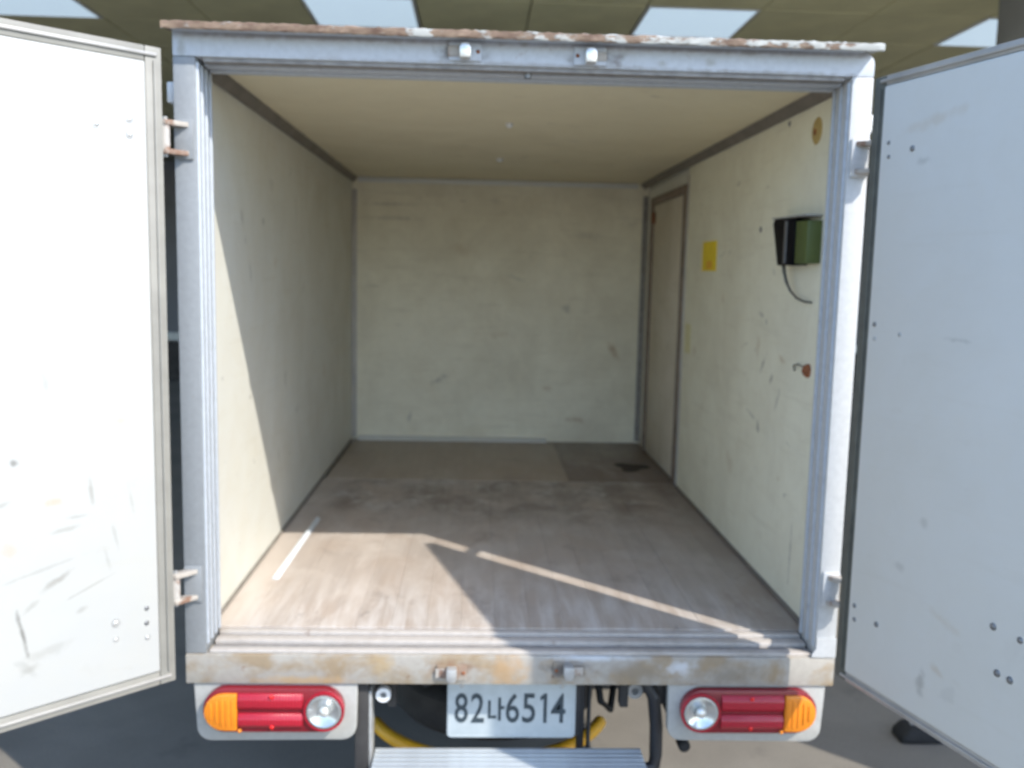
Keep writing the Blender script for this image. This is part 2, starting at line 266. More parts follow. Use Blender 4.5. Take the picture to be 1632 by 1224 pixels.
def lens(name, col, rough=0.24, ribs=0, emit=None):
    mt, N, L, B = new_mat(name)
    v = coords(N, L); n = noise(N, L, v, 120, 2)
    L.new(mixc(N, L, n, tuple(c*0.75 for c in col), col), B.inputs['Base Color'])
    B.inputs['Roughness'].default_value = rough; B.inputs['Coat Weight'].default_value = 0.2
    if ribs:
        w = N.new('ShaderNodeTexWave'); w.inputs['Scale'].default_value = ribs; L.new(v, w.inputs['Vector'])
        bump(N, L, B, w.outputs['Fac'], 0.5, 0.002)
    if emit:
        B.inputs['Emission Color'].default_value = (*col, 1); B.inputs['Emission Strength'].default_value = emit
    return mt
M['red'] = lens('red_lens', (0.42, 0.012, 0.03), ribs=40)
M['red_dark'] = lens('dark_red_lens', (0.22, 0.01, 0.02))
M['amber'] = lens('amber_lens', (0.85, 0.26, 0.015), ribs=40)
M['clear'] = lens('clear_lens', (0.66, 0.69, 0.70), rough=0.22); M['clear'].node_tree.nodes['Principled BSDF'].inputs['Metallic'].default_value = 0.8
M['red_dot'] = lens('red_reflex', (0.85, 0.01, 0.01))
M['led'] = lens('light_panel', (0.66, 0.84, 1.0), 0.4, emit=0.25)

# ------------------------------------------------------------------ mesh helpers
class MB:
    def __init__(s): s.bm = bmesh.new()
    def box(s, x0, x1, y0, y1, z0, z1, bev=0.0, seg=2):
        b = bmesh.new(); bmesh.ops.create_cube(b, size=1)
        for v in b.verts:
            v.co = Vector(((x0+x1)/2+v.co.x*(x1-x0), (y0+y1)/2+v.co.y*(y1-y0), (z0+z1)/2+v.co.z*(z1-z0)))
        if bev: bmesh.ops.bevel(b, geom=b.edges[:], offset=bev, segments=seg, affect='EDGES', profile=0.5)
        return s.add(b)
    def add(s, b, mat=None):
        if mat is not None: bmesh.ops.transform(b, matrix=mat, verts=b.verts)
        me = bpy.data.meshes.new('t'); b.to_mesh(me); b.free(); s.bm.from_mesh(me); bpy.data.meshes.remove(me); return s
    def prism(s, poly, axis, a0, a1, bev=0.0):
        """closed 2-D outline pushed along an axis: 'x' takes (y,z), 'y' takes (x,z), 'z' takes (x,y)"""
        def P(p, a): return {'x': (a, p[0], p[1]), 'y': (p[0], a, p[1]), 'z': (p[0], p[1], a)}[axis]
        b = bmesh.new(); A = [b.verts.new(P(p, a0)) for p in poly]; Bv = [b.verts.new(P(p, a1)) for p in poly]
        b.faces.new(A); b.faces.new(Bv[::-1]); n = len(poly)
        for i in range(n): b.faces.new((A[i], Bv[i], Bv[(i+1) % n], A[(i+1) % n]))
        bmesh.ops.recalc_face_normals(b, faces=b.faces[:])
        if bev: bmesh.ops.bevel(b, geom=b.edges[:], offset=bev, segments=2, affect='EDGES', profile=0.5)
        return s.add(b)
    def cyl(s, c, r, h, axis='z', seg=20, r2=None, bev=0.0):
        b = bmesh.new(); bmesh.ops.create_cone(b, cap_ends=True, segments=seg, radius1=r, radius2=r if r2 is None else r2, depth=h)
        if bev: bmesh.ops.bevel(b, geom=[e for e in b.edges if len(e.link_faces) == 2 and e.calc_face_angle(0) > 1], offset=bev, segments=2, affect='EDGES')
        R = {'z': Matrix.Identity(4), 'x': Matrix.Rotation(rad(90), 4, 'Y'), 'y': Matrix.Rotation(rad(90), 4, 'X')}[axis]
        return s.add(b, Matrix.Translation(c) @ R)
    def dome(s, c, r, h, n, seg=14):
        """low rounded head sitting at c, pointing along n"""
        b = bmesh.new(); bmesh.ops.create_uvsphere(b, u_segments=seg, v_segments=8, radius=1)
        Q = Vector(n).to_track_quat('Z', 'Y').to_matrix().to_4x4()
        return s.add(b, Matrix.Translation(c) @ Q @ Matrix.Diagonal((r, r, h, 1)))
    def tube(s, pts, r, seg=10):
        b = bmesh.new(); rings = []; pts = [Vector(p) for p in pts]
        for i, p in enumerate(pts):
            d = (pts[min(i+1, len(pts)-1)]-pts[max(i-1, 0)]).normalized()
            q = d.to_track_quat('Z', 'Y')
            rr = r[i] if isinstance(r, (list, tuple)) else r
            rings.append([b.verts.new(p+q @ Vector((rr*math.cos(2*math.pi*k/seg), rr*math.sin(2*math.pi*k/seg), 0))) for k in range(seg)])
        for A, Bv in zip(rings, rings[1:]):
            # ring start may twist: pick the best offset
            o = min(range(seg), key=lambda o: (A[0].co-Bv[o].co).length)
            for k in range(seg): b.faces.new((A[k], A[(k+1) % seg], Bv[(k+1+o) % seg], Bv[(k+o) % seg]))
        b.faces.new(rings[0][::-1]); b.faces.new(rings[-1])
        bmesh.ops.recalc_face_normals(b, faces=b.faces[:]); return s.add(b)
    def lathe(s, prof, c, axis='z', seg=40):
        """closed (r, h) outline turned about an axis"""
        b = bmesh.new(); rings = []
        for k in range(seg):
            a = 2*math.pi*k/seg; rings.append([b.verts.new((r*math.cos(a), r*math.sin(a), h)) for r, h in prof])
        n = len(prof)
        for k in range(seg):
            A, Bv = rings[k], rings[(k+1) % seg]
            for i in range(n): b.faces.new((A[i], Bv[i], Bv[(i+1) % n], A[(i+1) % n]))
        bmesh.ops.recalc_face_normals(b, faces=b.faces[:])
        R = {'z': Matrix.Identity(4), 'x': Matrix.Rotation(rad(90), 4, 'Y'), 'y': Matrix.Rotation(rad(90), 4, 'X')}[axis]
        return s.add(b, Matrix.Translation(c) @ R)
    def build(s, name, mat, parent=None, loc=(0, 0, 0), smooth=True):
        me = bpy.data.meshes.new(name); s.bm.to_mesh(me); s.bm.free()
        if smooth:
            for p in me.polygons: p.use_smooth = True
            try: me.set_sharp_from_angle(angle=rad(35))
            except Exception: pass
        me.materials.append(M[mat] if isinstance(mat, str) else mat)
        o = bpy.data.objects.new(name, me); COL.objects.link(o); o.location = loc
        if parent: o.parent = parent
        return o
def B(name, mat, parent, x0, x1, y0, y1, z0, z1, bev=0.0):
    return MB().box(x0, x1, y0, y1, z0, z1, bev).build(name, mat, parent)
def copy(o, parent=None, loc=None):
    c = o.copy(); COL.objects.link(c)
    if parent: c.parent = parent
    if loc is not None: c.location = loc
    return c
def tag(o, label=None, cat=None, group=None, kind=None):
    for k, v in (('label', label), ('category', cat), ('group', group), ('kind', kind)):
        if v: o[k] = v
    return o
def empty(name, loc=(0, 0, 0)):
    o = bpy.data.objects.new(name, None); COL.objects.link(o); o.location = loc; o.empty_display_size = 0.2; return o

# ------------------------------------------------------------------ the setting
gm = MB(); gm.box(-200, 200, -200, 200, -0.2, 0.0)
tag(gm.build('ground', 'ground', smooth=False), 'dusty grey concrete ground under the truck', 'ground', kind='structure')

ZC = 2.49+G; TS = 0.655; GX = -1.15; GY = 3.03                # shelter ceiling and its tile grid
canopy = MB().box(-9, 9, 0.9, 12, ZC+0.03, ZC+0.25).build('shelter_ceiling', 'tgrid', smooth=False)
tag(canopy, 'olive tiled shelter ceiling above the truck', 'ceiling', kind='structure')
tile0 = None
LIGHTS = [(-3, 0), (0, 0), (3, 0), (6, 0)]
for i in range(-5, 8):
    for j in range(-3, 8):
        if (i, j) in LIGHTS: continue
        x, y = GX+i*TS, GY+j*TS
        if tile0 is None:
            tile0 = MB().box(0.004, TS-0.004, 0.004, TS-0.004, 0.0, 0.028, 0.003, 1).build('ceiling_tile', 'tile', canopy, smooth=False); o = tile0
        else: o = copy(tile0, canopy)
        o.location = (x, y, ZC+random.uniform(-0.002, 0.001))
names = ['bright ceiling light panel above the open left door', 'bright ceiling light panel left of middle above the truck roof',
         'bright ceiling light panel right of middle above the truck roof', 'bright ceiling light panel beside the grey column']
for (i, j), lab in zip(LIGHTS, names):
    e = empty('ceiling_light', (GX+i*TS, GY+j*TS, ZC-0.004)); tag(e, lab, 'ceiling light', 'light panels in the shelter ceiling')
    w = TS
    MB().box(0.022, w-0.022, 0.022, w-0.022, 0.004, 0.02).build('diffuser', 'led', e, smooth=False)
    fr = MB()
    for a in ((0.006, 0.022, 0.006, w-0.006), (w-0.022, w-0.006, 0.006, w-0.006), (0.022, w-0.022, 0.006, 0.022), (0.022, w-0.022, w-0.022, w-0.006)):
        fr.box(a[0], a[1], a[2], a[3], 0, 0.03)
    fr.build('frame', 'white_paint', e, smooth=False)
c = MB().box(2.62, 3.04, 2.25, 2.65, 0, ZC+0.02, 0.012).build('column', 'column')
tag(c, 'dark grey square column at the top right corner', 'column')
pr = MB(); pr.box(2.60, 3.60, -0.40, -0.10, 0, 3.4, 0.01); pr.box(2.58, 3.62, -0.42, -0.08, 0, 0.18, 0.008)  # unseen block added out of view to cast the ground shadow
tag(pr.build('ground_shade_blocker', 'column'), 'unseen grey pier standing right of the open right door', 'blocker')
gw = empty('shelter_back_wall', (0, 11.8, 0)); tag(gw, 'dim grey back wall of the shelter seen past the left door', 'wall', kind='structure')
MB().box(-9, 9, 0.01, 0.3, 0, ZC+0.03).build('wall_face', 'gwall', gw, smooth=False)
MB().box(-9, 9, -0.06, 0.008, 0.62, 0.74, 0.01).build('guard_rail', 'pale_rail', gw)
MB().box(-9, 9, -0.03, 0.008, 0.0, 0.60).build('skirting', 'underside', gw, smooth=False)

# ------------------------------------------------------------------ the truck
T = empty('box_truck', (0, 1.4, 0))
tag(T, 'white box truck with its rear doors open showing an empty cargo box', 'truck')
T.location = (0, 0, 0)
OW, IW = 0.86, 0.831                 # outer and inner half widths of the box
HI, D = 1.4988, 2.966                # inner height and depth
z = lambda v: v+G
def TB(name, mat, x0, x1, y0, y1, z0, z1, bev=0.0, parent=None):
    return B(name, mat, parent or T, x0, x1, y0, y1, z(z0), z(z1), bev)

# box shell
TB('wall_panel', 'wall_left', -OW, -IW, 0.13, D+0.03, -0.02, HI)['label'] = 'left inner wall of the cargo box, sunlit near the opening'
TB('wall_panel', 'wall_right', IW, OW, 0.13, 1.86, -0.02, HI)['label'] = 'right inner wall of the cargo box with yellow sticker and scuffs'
TB('wall_panel', 'wall', 0.852, OW, 1.86, D+0.03, -0.02, HI)
TB('back_wall', 'wall_back', -IW, 0.852, D, D+0.03, -0.02, HI)['label'] = 'scuffed cream back wall of the cargo box'
for a, b_ in ((-OW+0.002, 0.4305), (0.4310, OW-0.002)):
    TB('ceiling_panel', 'ceil', a, b_, 0.13, D+0.03, HI, HI+0.02)
TB('roof', 'white_paint', -OW, OW, 0.13, D+0.03, HI+0.021, HI+0.05)
TB('floor_frame', 'underside', -OW+0.01, OW-0.01, 0.12, D+0.02, -0.11, -0.024)
# corner trims
for sx in (-1, 1):
    x = sx*IW
    MB().prism([(x-sx*0.001, z(HI-0.030)), (x-sx*0.006, z(HI-0.031)), (x-sx*0.024, z(HI-0.008)), (x-sx*0.026, z(HI-0.001)), (x-sx*0.001, z(HI-0.001))], 'y', 0.131, D-0.001).build('ceiling_trim', 'trim_dark', T)
TB('corner_trim', 'alu', -IW+0.001, -IW+0.026, D-0.007, D-0.001, 0.01, HI-0.07)
TB('corner_trim', 'alu', -IW+0.001, -IW+0.007, D-0.03, D-0.008, 0.01, HI-0.07)
TB('corner_trim', 'seal', 0.822, 0.8515, D-0.01, D-0.001, 0.01, HI-0.07)
TB('cove_trim', 'white_paint', -0.80, 0.79, D-0.012, D-0.001, HI-0.03, HI-0.002, 0.003)
MB().prism([(D-0.002, z(0.002)), (D-0.06, z(0.002)), (D-0.06, z(0.008)), (D-0.012, z(0.022)), (D-0.002, z(0.022))], 'x', -0.79, 0.30).build('kick_strip', 'white_paint', T)
for sx in (-1, 1):
    TB('floor_trim', 'trim_dark', *sorted((sx*(IW-0.001), sx*(IW-0.008))), 0.14, 1.84 if sx > 0 else D-0.07, 0.001, 0.011, 0.002)

# floor boards along the box, each its own piece
n = 17; x0 = -IW+0.002; pw = (2*IW-0.004)/n; plank = None
for i in range(n):
    if plank is None:
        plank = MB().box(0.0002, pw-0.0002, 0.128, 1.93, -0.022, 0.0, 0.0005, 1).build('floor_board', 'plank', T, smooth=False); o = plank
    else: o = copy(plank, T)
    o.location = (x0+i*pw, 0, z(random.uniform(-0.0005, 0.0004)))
TB('floor_sheet', 'sheet', -0.815, 0.335, 1.934, 2.90, -0.022, 0.001, 0.0015)['label'] = 'tan plywood sheet at the front end of the cargo floor'
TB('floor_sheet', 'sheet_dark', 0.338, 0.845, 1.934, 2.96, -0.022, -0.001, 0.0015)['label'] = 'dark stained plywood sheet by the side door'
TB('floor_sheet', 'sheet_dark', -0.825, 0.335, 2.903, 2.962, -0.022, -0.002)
TB('joint_strip', 'brown_frame', -0.825, 0.845, 1.9305, 1.9335, -0.02, -0.0015)
# burnt-looking stain left on the floor by the side door: a thin crust
st = MB(); ring = []
for k in range(22):
    a = 2*math.pi*k/22; rr = 0.062*(1+0.35*math.sin(3*a+1)+0.2*random.random())
    ring.append((0.69+rr*math.cos(a)*1.15, 2.27+rr*math.sin(a)*1.25))
st.prism(ring, 'z', z(0.0005), z(0.0025)); st.build('dark_stain', plain('burnt_crust', (0.055, 0.042, 0.035), 0.8), T)

# rear frame
def outline(x0, x1, z0, z1, r, n=6):
    p = []
    for cx, cz, a in ((x1-r, z1-r, 0), (x0+r, z1-r, 90), (x0+r, z0+r, 180), (x1-r, z0+r, 270)):
        for k in range(n+1):
            t = rad(a+90*k/n); p.append((cx+r*math.cos(t), cz+r*math.sin(t)))
    return p
hd = MB(); hd.prism([(-OW, z(1.482)), (OW, z(1.482)), (OW, z(1.512))]+[(OW-0.03+0.03*math.cos(rad(a)), z(1.512+0.03*math.sin(rad(a)))) for a in range(15, 91, 15)]+
                    [(-OW, z(1.542))], 'y', 0.0, 0.128, 0.003)
hd.build('header', 'header', T)['label'] = 'shaded top beam of the rear frame under the rusty rail'
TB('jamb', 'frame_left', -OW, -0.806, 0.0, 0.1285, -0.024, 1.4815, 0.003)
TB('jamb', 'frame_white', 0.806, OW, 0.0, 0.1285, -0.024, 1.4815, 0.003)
# seal strips and ridges on the reveals
for x, y in ((-0.806, 0.006), (-0.806, 0.04), (-0.806, 0.075), (-0.806, 0.11)):
    TB('ridge', 'frame', x-0.001, x+0.005, y, y+0.013, 0.0, 1.47, 0.0015)
for y in (0.012, 0.06, 0.105):
    TB('ridge', 'frame', 0.801, 0.807, y, y+0.012, 0.0, 1.47, 0.0015)
TB('seal_strip', 'seal', -0.79, 0.79, 0.008, 0.042, 1.472, 1.483, 0.002)
TB('ridge', 'frame', -0.80, 0.80, 0.050, 0.085, 1.469, 1.483, 0.003)
TB('ridge', 'frame', -0.80, 0.80, 0.092, 0.127, 1.466, 1.483, 0.003)
MB().cyl((0.0, 0.03, z(1.470)), 0.009, 0.02, 'z', 12).build('bolt', 'rivet_dark', T)
# sill
TB('sill', 'sill', -OW, OW, -0.004, 0.1275, -0.105, -0.025, 0.004)['label'] = 'stained steel sill below the cargo opening'
TB('ridge', 'dusty', -0.80, 0.80, 0.004, 0.030, -0.0255, -0.016, 0.003)
TB('seal_strip', 'seal', -0.80, 0.80, 0.036, 0.048, -0.0255, -0.020, 0.001)
TB('ridge', 'dusty', -0.80, 0.80, 0.056, 0.092, -0.0255, -0.010, 0.003)
TB('ridge', 'dusty', -0.80, 0.80, 0.100, 0.124, -0.0255, -0.004, 0.002)
# corner gussets
MB().prism([(0.859, z(-0.023)), (0.795, z(-0.023)), (0.795, z(-0.015)), (0.806, z(0.0)), (0.806, z(0.03)), (0.859, z(0.03))], 'y', -0.006, -0.001).build('corner_plate', 'frame_white', T)
# drip rail with lumpy, flaking paint
b = bmesh.new(); nx = 180; prof = [(-0.050, 1.533), (-0.052, 1.536), (-0.052, 1.549), (-0.046, 1.552), (0.02, 1.552), (0.02, 1.543), (-0.044, 1.539), (-0.047, 1.533)]
rings = []
for i in range(nx+1):
    x = -0.870+1.730*i/nx; row = []
    for k, (y, h) in enumerate(prof):
        j = 0.0010 if k in (0, 1, 7) else 0.0018 if k in (2, 3) else 0.0005
        row.append(b.verts.new((x, y+random.uniform(-j, j)*0.6, z(h+random.uniform(-j, j)))))
    rings.append(row)
for A, Bv in zip(rings, rings[1:]):
    for k in range(len(prof)): b.faces.new((A[k], A[(k+1) % 8], Bv[(k+1) % 8], Bv[k]))
b.faces.new(rings[0]); b.faces.new(rings[-1][::-1]); bmesh.ops.recalc_face_normals(b, faces=b.faces[:])
TB('soffit', 'frame', -OW+0.004, OW-0.034, -0.043, 0.019, 1.5385, 1.5425)
mb = MB(); mb.add(b); mb.build('drip_rail', 'flake', T)['label'] = 'rusty roof rail with flaking white paint'
# side marker blocks
for sx in (-1, 1):
    a, b_ = sorted((sx*OW, sx*0.882))
    TB('side_marker', 'white_paint', a, b_, 0.02, 0.10, 1.352 if sx > 0 else 1.375, 1.395 if sx > 0 else 1.425, 0.004)

# lock keepers on header and sill
def keeper(x, zc, y, up, s):
    k = MB(); k.box(x-0.040, x+0.040, y-0.006, y-0.0005, zc-0.022, zc+0.022, 0.003)
    o = k.build('lock_keeper', 'frame' if up > 0 else 'sill', T)
    MB().box(x+s*0.012, x+s*0.040, y-0.0085, y-0.0062, zc-0.011, zc+0.010, 0.002).build('keeper_slot', 'lug', o)
    h = MB(); h.prism([(x-0.013, zc-up*0.020), (x+0.013, zc-up*0.020), (x+0.014, zc+up*0.004), (x+0.008, zc+up*0.016), (x-0.008, zc+up*0.016), (x-0.014, zc+up*0.004)], 'y', y-0.034, y-0.0065, 0.003)
    h.build('keeper_tongue', 'screw' if up > 0 else 'galv', o)
    for dx in (-0.031,):
        MB().dome((x+s*dx, y-0.006, zc), 0.005, 0.003, (0, -1, 0)).build('screw_head', 'rust', o)
keeper(-0.155, z(1.512), 0.0, 1, -1); keeper(0.150, z(1.510), 0.0, 1, 1)
keeper(-0.166, z(-0.070), -0.004, -1, -1); keeper(0.142, z(-0.062), -0.004, -1, 1)

# ------------------------------------------------------------------ rear doors (local: x from hinge edge to free edge, s*y into the door's thickness)
def rear_door(side, hx, hy, ang, z0, z1, w, label, rivs, th=0.032):
    s = -1 if side < 0 else 1
    core = MB(); a, b_ = sorted((s*0.004, s*th)); core.box(0.002, w, a, b_, z0+0.002, z1-0.002, 0.002)
    d = core.build('rear_door', 'white_paint', T); d.location = (hx, hy, G); d.rotation_euler = (0, 0, ang); d['label'] = label
    tw = 0.040 if side < 0 else 0.028; hx0 = 0.0 if side < 0 else -0.012
    # bulging inner liner
    a, b_ = sorted((s*0.0038, -s*0.006))
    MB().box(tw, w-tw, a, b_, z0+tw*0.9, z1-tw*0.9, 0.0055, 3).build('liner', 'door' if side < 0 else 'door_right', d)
    def trim(x0_, x1_, za, zb):
        a, b_ = sorted((s*(th+0.002), -s*0.001)); t = MB(); t.box(x0_, x1_, a, b_, za, zb, 0.003)
        return t
    al = 'alu_sun_toned' if side < 0 else 'alu'
    trim(hx0, tw-0.001, z0, z1).build('edge_trim', al if side < 0 else 'trim_shade', d); trim(w-tw+0.001, w+0.002, z0, z1).build('edge_trim', al, d)
    trim(tw-0.0005, w-tw+0.0005, z1-tw*0.9+0.001, z1).build('edge_trim', al, d); trim(tw-0.0005, w-tw+0.0005, z0, z0+tw*0.9-0.001).build('edge_trim', al, d)
    # rubber seal bead round the trim
    for zz in (z0+tw*0.45, z1-tw*0.45):
        a, b_ = sorted((-s*0.0008, -s*0.006)); MB().box(0.012, w-0.012, a, b_, zz-0.004, zz+0.004, 0.002).build('bead', 'alu', d)
    a, b_ = sorted((-s*0.0008, -s*0.006)); MB().box(tw*0.35, tw*0.35+0.007, a, b_, z0+0.03, z1-0.03, 0.002).build('bead', al if side < 0 else 'trim_shade', d)
    for (x, zz, mt, r) in rivs:
        MB().dome((x, -s*0.006, zz), r, r*0.6, (0, -s, 0)).build('rivet', mt, d)
        if mt == 'screw': MB().cyl((x, -s*0.0063, zz), r*1.5, 0.0016, 'y', 16).build('washer', 'galv', d)
    return d
Lr = [(0.079, 1.306, 'screw', .006), (0.080, 1.272, 'screw', .006), (0.153, 1.287, 'screw', .007), (0.071, .156, 'rivet_dark', .006), (0.072, .119, 'rivet_dark', .006), (0.145, .138, 'screw', .007),
      (0.146, 0.098, 'screw', .0045), (0.071, 0.083, 'screw', .0045)]
Rr = [(0.056, 1.298, 'rivet_dark', .005), (0.059, 1.266, 'rivet_dark', .005), (0.133, 1.276, 'rivet_dark', .007), (0.051, .878, 'rivet_dark', .006), (0.054, .844, 'galv', .005), (0.135, .86, 'galv', .005),
      (0.050, .185, 'rivet_dark', .006), (0.053, .151, 'rivet_dark', .006), (0.129, .167, 'rivet_dark', .007), (0.458, .289, 'rivet_dark', .008), (0.523, .286, 'rivet_dark', .007), (0.477, .198, 'rivet_dark', .008), (0.508, .197, 'rivet_dark', .008)]
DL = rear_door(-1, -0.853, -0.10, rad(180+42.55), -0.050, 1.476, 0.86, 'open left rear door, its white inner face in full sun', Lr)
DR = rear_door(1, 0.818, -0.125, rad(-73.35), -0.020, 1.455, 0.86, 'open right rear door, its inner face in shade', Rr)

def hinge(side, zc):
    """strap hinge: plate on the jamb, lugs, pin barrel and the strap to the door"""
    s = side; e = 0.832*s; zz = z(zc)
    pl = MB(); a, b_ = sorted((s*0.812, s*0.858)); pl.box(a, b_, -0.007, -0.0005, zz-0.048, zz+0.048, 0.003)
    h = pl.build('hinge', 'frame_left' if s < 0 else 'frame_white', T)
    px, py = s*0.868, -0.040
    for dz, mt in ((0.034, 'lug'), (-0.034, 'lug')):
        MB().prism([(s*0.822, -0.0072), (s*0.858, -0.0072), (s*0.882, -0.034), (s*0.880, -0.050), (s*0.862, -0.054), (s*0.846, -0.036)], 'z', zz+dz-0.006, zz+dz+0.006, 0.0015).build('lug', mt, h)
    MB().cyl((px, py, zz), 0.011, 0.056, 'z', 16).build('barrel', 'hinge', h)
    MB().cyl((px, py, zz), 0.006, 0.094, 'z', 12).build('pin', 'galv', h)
    d = DL if s < 0 else DR
    ex = Vector((d.location.x, d.location.y)); ph = d.rotation_euler.z; ux = Vector((math.cos(ph), math.sin(ph))); nn = Vector((-ux.y, ux.x))*(-1 if s < 0 else 1)
    A = ex+nn*0.034-ux*0.002; C = ex+nn*0.040+ux*0.10; C2 = C+nn*0.006; A2 = A+nn*0.006
    P0 = Vector((px, py)); 
    poly = [P0+nn*0.003-ux*0.004, A, C-nn*0.004, C2, A2, P0+nn*0.010]
    MB().prism([tuple(q) for q in poly], 'z', zz-0.025, zz+0.025).build('strap', 'hinge', h)
for s in (-1, 1):
    for zc in (1.285, 0.165): hinge(s, zc)


# ------------------------------------------------------------------ inside fittings
# side door near the front right corner
sd = TB('side_door', 'door_ply', 0.838, 0.850, 1.955, 2.70, 0.012, 1.36, 0.002); sd['label'] = 'narrow brown framed side door inside the cargo box'
for y0, y1, a, b_ in ((1.905, 1.952, 0.0, 1.40), (2.703, 2.75, 0.0, 1.40), (1.9525, 2.7025, 1.363, 1.40)):
    TB('door_frame', 'brown_frame', 0.826, 0.851, y0, y1, a, b_, 0.003, sd)
MB().box(0.822, 0.838, 2.66, 2.69, z(1.26), z(1.32), 0.003).build('hinge', 'rust', sd)
TB('edge_post', 'alu', 0.824, 0.8305, 1.845, 1.861, 0.0, HI-0.064, 0.001)
# stickers, plugs, screws
stk = TB('sticker', 'sticker', 0.8295, 0.8309, 1.32, 1.545, 1.005, 1.125); stk['label'] = 'bright yellow rectangular sticker on the right wall'
TB('sticker_print', 'yellow', 0.8288, 0.8294, 1.38, 1.47, 1.015, 1.045, 0, stk)
TB('sticker', 'sticker_old', 0.8295, 0.8309, 1.70, 1.80, 0.64, 0.77)
pg = MB().dome((IW-0.0005, 0.29, z(1.395)), 0.038, 0.006, (-1, 0, 0), 24).build('wall_plug', 'plug', T)
MB().dome((IW-0.006, 0.29, z(1.392)), 0.010, 0.004, (-1, 0, 0)).build('screw_head', 'rust', pg)
for y, h, r in ((0.53, 1.452, 0.009), (0.761, 1.142, 0.010)):
    MB().dome((IW, y, z(h)), r, 0.004, (-1, 0, 0)).build('screw_head', 'rivet_dark', T)
for x, y in ((-0.014, 0.978), (-0.023, 1.985)):
    MB().dome((x, y, z(HI)), 0.014 if y < 1.5 else 0.017, 0.016, (0, 0, -1)).build('ceiling_screw', 'white_paint', T)
rk = MB().dome((IW-0.0005, 0.245, z(0.722)), 0.020, 0.018, (-1, 0, 0)).build('rusty_knob', 'rust', T)
MB().tube([(IW-0.004, 0.26, z(0.728)), (IW-0.012, 0.30, z(0.735)), (IW-0.012, 0.335, z(0.728)), (IW-0.004, 0.35, z(0.712))], 0.0025, 8).build('wire', 'cable', rk)
# ------------------------------------------------------------------ lamps, plate, step under the sill
def tail_light(side):
    s = side; mx = lambda v: s*v
    def ol(x0, x1, z0, z1, r): return [(s*a, b) for a, b in outline(x0, x1, z(z0), z(z1), r, 8)]
    br = MB(); br.prism([(s*a, b) for a, b in [(0.842, z(-0.106)), (0.836, z(-0.225))]+[(0.798+0.038*math.cos(rad(t)), z(-0.229)+0.038*math.sin(rad(t))) for t in range(-10, -91, -16)]+
                         [(0.455+0.038*math.cos(rad(t)), z(-0.226)+0.038*math.sin(rad(t))) for t in range(-90, -181, -15)]+[(0.414, z(-0.106))]], 'y', 0.004, 0.030, 0.003)
    br_o = br.build('lamp_bracket', 'bracket', T)
    hs = MB(); hs.prism(ol(0.446, 0.812, -0.230, -0.110, 0.058), 'y', -0.022, 0.006, 0.003)
    lamp = hs.build('tail_light', 'red_dark', T); lamp['label'] = 'left tail light with amber, red and clear lenses' if s < 0 else 'right tail light with clear, red and amber lenses'
    MB().dome((s*0.497, -0.030, z(-0.169)), 0.014, 0.010, (0, -1, 0), 20).build('bulb', 'screw', lamp)
    # amber end
    rbs = MB()
    for q_ in range(5): rbs.box(*sorted((s*(0.728+q_*0.014), s*(0.736+q_*0.014))), -0.0362, -0.0335, z(-0.208+abs(q_-1)*0.002+max(0, q_-2)*0.006), z(-0.134-max(0, q_-2)*0.006), 0.0012)
    rbs.build('lens_ribs', 'amber', lamp)
    pts = [(0.722, z(-0.121)), (0.722, z(-0.221))]+[(0.757+0.050*math.cos(rad(t)), z(-0.171)+0.050*math.sin(rad(t))) for t in range(-90, 91, 15)]
    MB().prism([(s*a, b) for a, b in pts], 'y', -0.034, -0.020, 0.004).build('amber_lens', 'amber', lamp)
    for za, zb in ((-0.166, -0.122), (-0.216, -0.176)):
        p = MB(); p.prism([(-0.034, z(za+0.010)), (-0.034, z(zb-0.014)), (-0.026, z(zb)), (-0.020, z(zb)), (-0.020, z(za)), (-0.026, z(za))], 'x', *sorted((s*0.552, s*0.7195)), 0.002)
        p.build('red_lens', 'red', lamp)
    MB().lathe([(0.0001, 0.0), (0.007, -0.001), (0.009, -0.006), (0.018, -0.004), (0.030, 0.001), (0.040, 0.007), (0.045, 0.006), (0.047, 0.001), (0.047, -0.009), (0.0001, -0.009)], (s*0.497, -0.028, z(-0.169)), 'y', 36).build('reverse_lens', 'clear', lamp)
    MB().lathe([(0.0475, -0.008), (0.053, -0.008), (0.053, 0.008), (0.0475, 0.008)], (s*0.497, -0.024, z(-0.169)), 'y', 36).build('lens_ring', 'red', lamp)
    for zz in (-0.128, -0.210):
        MB().dome((s*0.632, -0.033, z(zz)), 0.006, 0.004, (0, -1, 0)).build('screw_head', 'red_dot', lamp)
    MB().dome((s*0.716, -0.030, z(-0.222)), 0.0055, 0.004, (0, -1, 0)).build('screw_head', 'amber', lamp)
tail_light(-1); tail_light(1)
